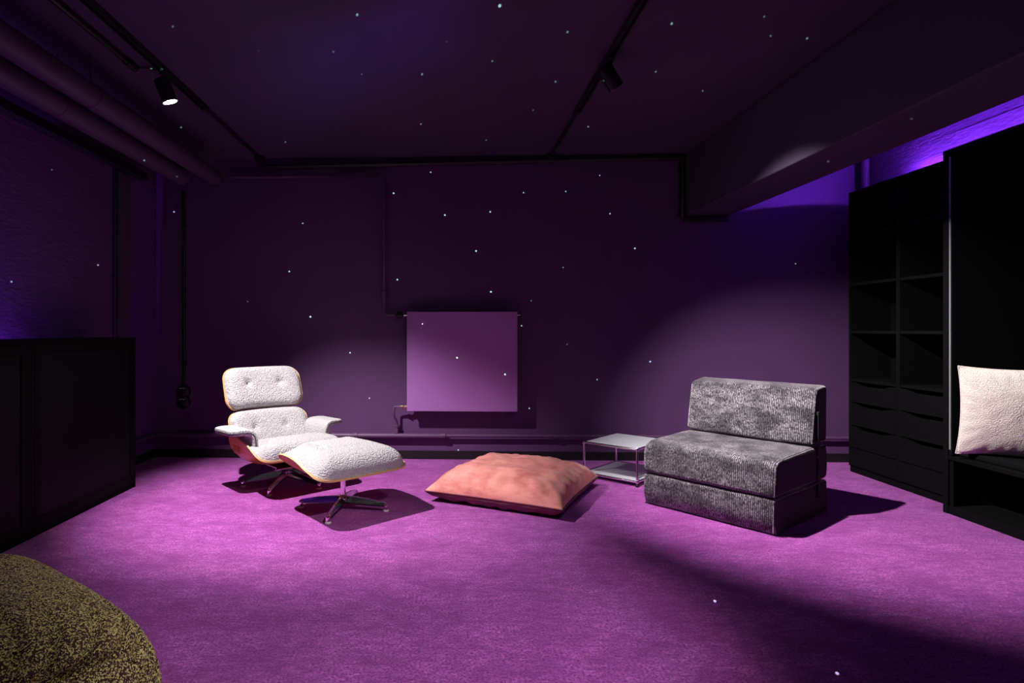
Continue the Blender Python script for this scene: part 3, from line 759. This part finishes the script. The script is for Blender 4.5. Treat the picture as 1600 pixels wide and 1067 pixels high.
# ------------------------------------------------------------------ pink floor cushion
def cushion_halves(name, label, loc, rot, W, T1, T2, mats, names, n=56, ear=.06, wr=.006, seedv=0, sag=.0, pq=(3.2, .62), cat='cushion', pq2=None):
    t = thing(name, label, cat, loc); t.rotation_euler = rot
    def base(a, b):
        x = a*W/2*(1-ear*(1-b*b)**1.0*abs(a)**3); y = b*W/2*(1-ear*(1-a*a)*abs(b)**3)
        return x, y
    q = spaced(n, 1.7)
    for half, T, nm, mt in ((1, T1, names[0], mats[0]), (-1, T2, names[1], mats[1])):
        vs = []
        for bb in q:
            for aa in q:
                x, y = base(aa, bb)
                e0, e1 = pq if half == 1 or not pq2 else pq2
                f = (max(0, 1-abs(aa)**e0)*max(0, 1-abs(bb)**e0))**e1
                z = half*T*f
                nz = noise.noise(Vector((x*7+seedv, y*7, half*3.1)))*wr*2 + noise.noise(Vector((x*19+seedv, y*19, 5+half)))*wr
                e = max(abs(aa), abs(bb))
                rad = math.sin(24*math.atan2(y, x)+2*noise.noise(Vector((x*4, y*4, 7))))*wr*1.3*max(0, (e-.6)/.4)*(1-e**8)
                z += (nz*f + rad)
                z += sag*(abs(aa*bb)**2)*T1      # ears lift
                vs.append((x, y, z))
        b = MB(); b.add(vs, grid_faces(n), 0, True); o = b.build(nm, mt, t)
        if half == 1: first = o
    pts = [(base(*p)[0], base(*p)[1], sag*(abs(p[0]*p[1])**2)*T1) for p in
           [(q[i], -1) for i in range(n)] + [(1, q[i]) for i in range(n)] + [(q[n-i], 1) for i in range(n)] + [(-1, q[n-i]) for i in range(n)]]
    b = MB(); b.tube(pts+[pts[0]], .004, 6, caps=False); b.build('seam', mats[1], t)
    return t
pr = math.atan2(-.41, .798)
cushion_halves('floor_cushion', 'large salmon pink velvet floor cushion with mauve underside lying on the carpet', (.458, 4.03, .070), (0, 0, pr), .905, .142, .070,
               (M['pink'], M['mauve']), ('top_cover', 'underside'), ear=.035, wr=.009, pq=(4.5, .60), sag=0, pq2=(9, .5))
# cream cushion in the niche, leaning on the side lining
cushion_halves('niche_cushion', 'square cream boucle cushion leaning upright in the wardrobe niche', (3.165, 3.315, .638), (math.radians(99), 0, math.radians(-33)), .520, .075, .062,
               (M['cream'], M['cream']), ('front_cover', 'back_cover'), ear=.07, wr=.003, seedv=9, pq=(2.6, .6))

# ------------------------------------------------------------------ grey sofa
FL = Vector((1.235, 3.79, 0)); fd = Vector((.6225, -.7826, 0)); SWI, SDE = .795, .735
rzs = math.atan2(fd.y, fd.x)     # local x along the front (far to near), local y to the back
sofa = thing('sofa', 'armless dark grey ribbed chenille one-seat sofa bed on the carpet', 'sofa', FL, rzs)
def wob(p, a, s, sd): return a*noise.noise(Vector((p[0]*s+sd, p[1]*s, p[2]*s)))
def block(x0, y0, z0, x1, y1, z1, r, warp, k=14):
    c = Vector(((x0+x1)/2, (y0+y1)/2, (z0+z1)/2))
    return roundbox((x1-x0, y1-y0, z1-z0), r, k, 4, lambda p: warp(p+c))
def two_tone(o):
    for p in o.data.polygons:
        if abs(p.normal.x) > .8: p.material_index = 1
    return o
def w_low(p):
    q = (p.x, p.y + (.028*max(0, 1-p.z/.11)**1.6 + .008*(p.z/.195) if p.y < .1 else 0) + wob(p, .006, 6, 1), p.z + wob(p, .004, 6, 2))
    return q
b = MB(); b.bm(block(0, 0, 0.002, SWI, SDE, .196, .018, w_low), 0, True)
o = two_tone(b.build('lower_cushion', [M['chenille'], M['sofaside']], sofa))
def w_up(p):
    y, z = p.y, p.z
    # waterfall front edge and slightly crowned seat
    top = max(0, min(1, (z-.2)/.2))
    fr = max(0, (.10-y)/.10)
    z -= .028*fr*fr*top
    y += .012*top*fr
    z += .014*top*min(1, max(0, y-.10)/.35)
    return (p.x + .006*math.sin(PI*top)*(1 if p.x > SWI/2 else -1), y + wob(p, .006, 6, 3), z + wob(p, .004, 6, 4)*top)
b = MB(); b.bm(block(0, .004, .202, SWI, SDE-.01, .402, .026, w_up), 0, True)
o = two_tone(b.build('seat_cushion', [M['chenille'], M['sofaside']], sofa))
def w_bk(p):
    h = (p.z-.42)/.345
    front = max(0, min(1, (.74-p.y)/.235))
    y = p.y + front*(.070*h**1.0) + wob(p, .005, 6, 5)
    z = p.z - .022*front**2*max(0, h-.6)/.4 + wob(p, .004, 5, 6)
    return (p.x, y, z)
b = MB(); b.bm(block(0.002, .505, .424, SWI-.002, .738, .770, .028, w_bk), 0, True)
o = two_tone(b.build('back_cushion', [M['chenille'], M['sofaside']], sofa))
# light piping on the near side edges
pts = [(SWI-.006, .008, .02), (SWI-.004, .005, .10), (SWI-.004, .007, .19)]
b = MB(); b.tube(pts, .0035, 6); pts = [(SWI-.002, .010, .21), (SWI+.002, .012, .30), (SWI, .020, .365), (SWI-.001, .055, .386), (SWI-.001, .14, .403), (SWI-.001, .5, .415)]
b.tube(pts, .0035, 6); b.tube([(SWI-.006, .512, .435), (SWI-.006, .545, .60), (SWI-.006, .565, .715)], .0035, 6)
b.build('piping', M['chenille'], sofa)
b = MB(); b.box(SWI+.010, .555, .12, SWI+.014, .590, .62, .001); b.box(SWI-.004, .56, .60, SWI+.011, .585, .62); b.box(SWI-.004, .56, .12, SWI+.011, .585, .14); b.build('side_strap', M['sofaside'], sofa)

# ------------------------------------------------------------------ olive pouf
rp = math.atan2(-.596, .803)
pouf = thing('pouf', 'big rounded olive and brown tweed pouf with gathered side panel', 'pouf', (-1.262, 1.262, 0), rp)
PX, PY, PZ = .51, .50, .472
def pouf_pt(u, v):
    """u angle around, v 0..1 bottom to top centre"""
    e = 2/5.2
    cu, su = math.cos(u), math.sin(u)
    a = -PI/2 + PI*v
    ca, sa = math.cos(a), math.sin(a)
    rr = abs(ca)**(.42); zz = math.copysign(abs(sa)**.72, sa)
    x = PX*rr*math.copysign(abs(cu)**e, cu); y = PY*rr*math.copysign(abs(su)**e, su)
    z = PZ/2*(1+zz)
    if zz > 0: z += .012*(1-rr)
    return Vector((x, y, z))
# side panel on the local +x face: oval with centre at (y=-.06, z=.185)
pc, pa, pb = Vector((0, -.02, .222)), .44, .172
nu, nv = 260, 110; vs = []
for j in range(nv+1):
    v = .004 + .996*j/nv
    for i in range(nu):
        u = 2*PI*i/nu; p = pouf_pt(u, v)
        if p.x > .0:
            dy, dz = (p.y-pc.y)/pa, (p.z-pc.z)/pb
            rho = (abs(dy)**7+abs(dz)**7)**(1/7); th = math.atan2(dz, dy)
            face = max(0, min(1, (p.x-.12)/.28))
            if rho > 1:
                fold = .5-1.6*(1-abs(math.sin(th*26+2.4*noise.noise(Vector((p.y*6, p.z*6, 1))))))**3
                fall = math.exp(-(rho-1)*1.7)*face
                p.x += .022*fold*fall; p.z += .026*fold*fall*(1 if p.z > .2 else 0); 
                p.x -= .055*math.exp(-((rho-1)/.14)**2)*face; p.z -= .012*math.exp(-((rho-1)/.14)**2)*face*(p.z > .2)
            else:
                p.x -= .050*face
        p += Vector((wob(p, .012, 3, 1), wob(p, .012, 3, 8), wob(p, .010, 4, 4)*(p.z > .1)))
        vs.append(p)
fs = [(j*nu+i, j*nu+(i+1) % nu, (j+1)*nu+(i+1) % nu, (j+1)*nu+i) for j in range(nv) for i in range(nu)]
fs += [list(range(nu))[::-1]]
b = MB(); b.add(vs, fs, 0, True); b.build('cover', M['tweed'], pouf)
def face_x(y, z):
    e = 2/5.2
    q = abs(max(-1, min(1, (z/(PZ/2)-1))))**(1/.72); ca = math.sqrt(max(0, 1-q*q)); rr = ca**.42
    k = min(.999, abs(y)/(PY*max(rr, .05)))
    return PX*rr*max(0, 1-k**(2/e))**(e/2)
ring = []; vs = []
n = 30
def Pp(s, u):
    return (face_x(pc.y+s, pc.z+u)-.044, pc.y+s, pc.z+u)
q = spaced(n, 1.3)
for bb in q:
    for aa in q:
        rho = max(abs(aa), abs(bb)); 
        if rho < 1e-9: s_, u_ = 0, 0
        else:
            th = math.atan2(bb, aa); ct, st = math.cos(th), math.sin(th)
            kk = 1/((abs(ct)**7+abs(st)**7)**(1/7)); s_, u_ = pa*rho*ct*kk, pb*rho*st*kk
        p = Vector(Pp(s_*.98, u_*.98)); p.x += .020*(1-rho**3)
        vs.append(p)
b = MB(); b.add(vs, grid_faces(n), 0, True); b.build('side_panel', M['tweed'], pouf)
pts = [vs[i] for i in boundary(n)]
b = MB(); b.tube(pts+[pts[0]], .0055, 8, caps=False); b.build('piping', M['tweed'], pouf)
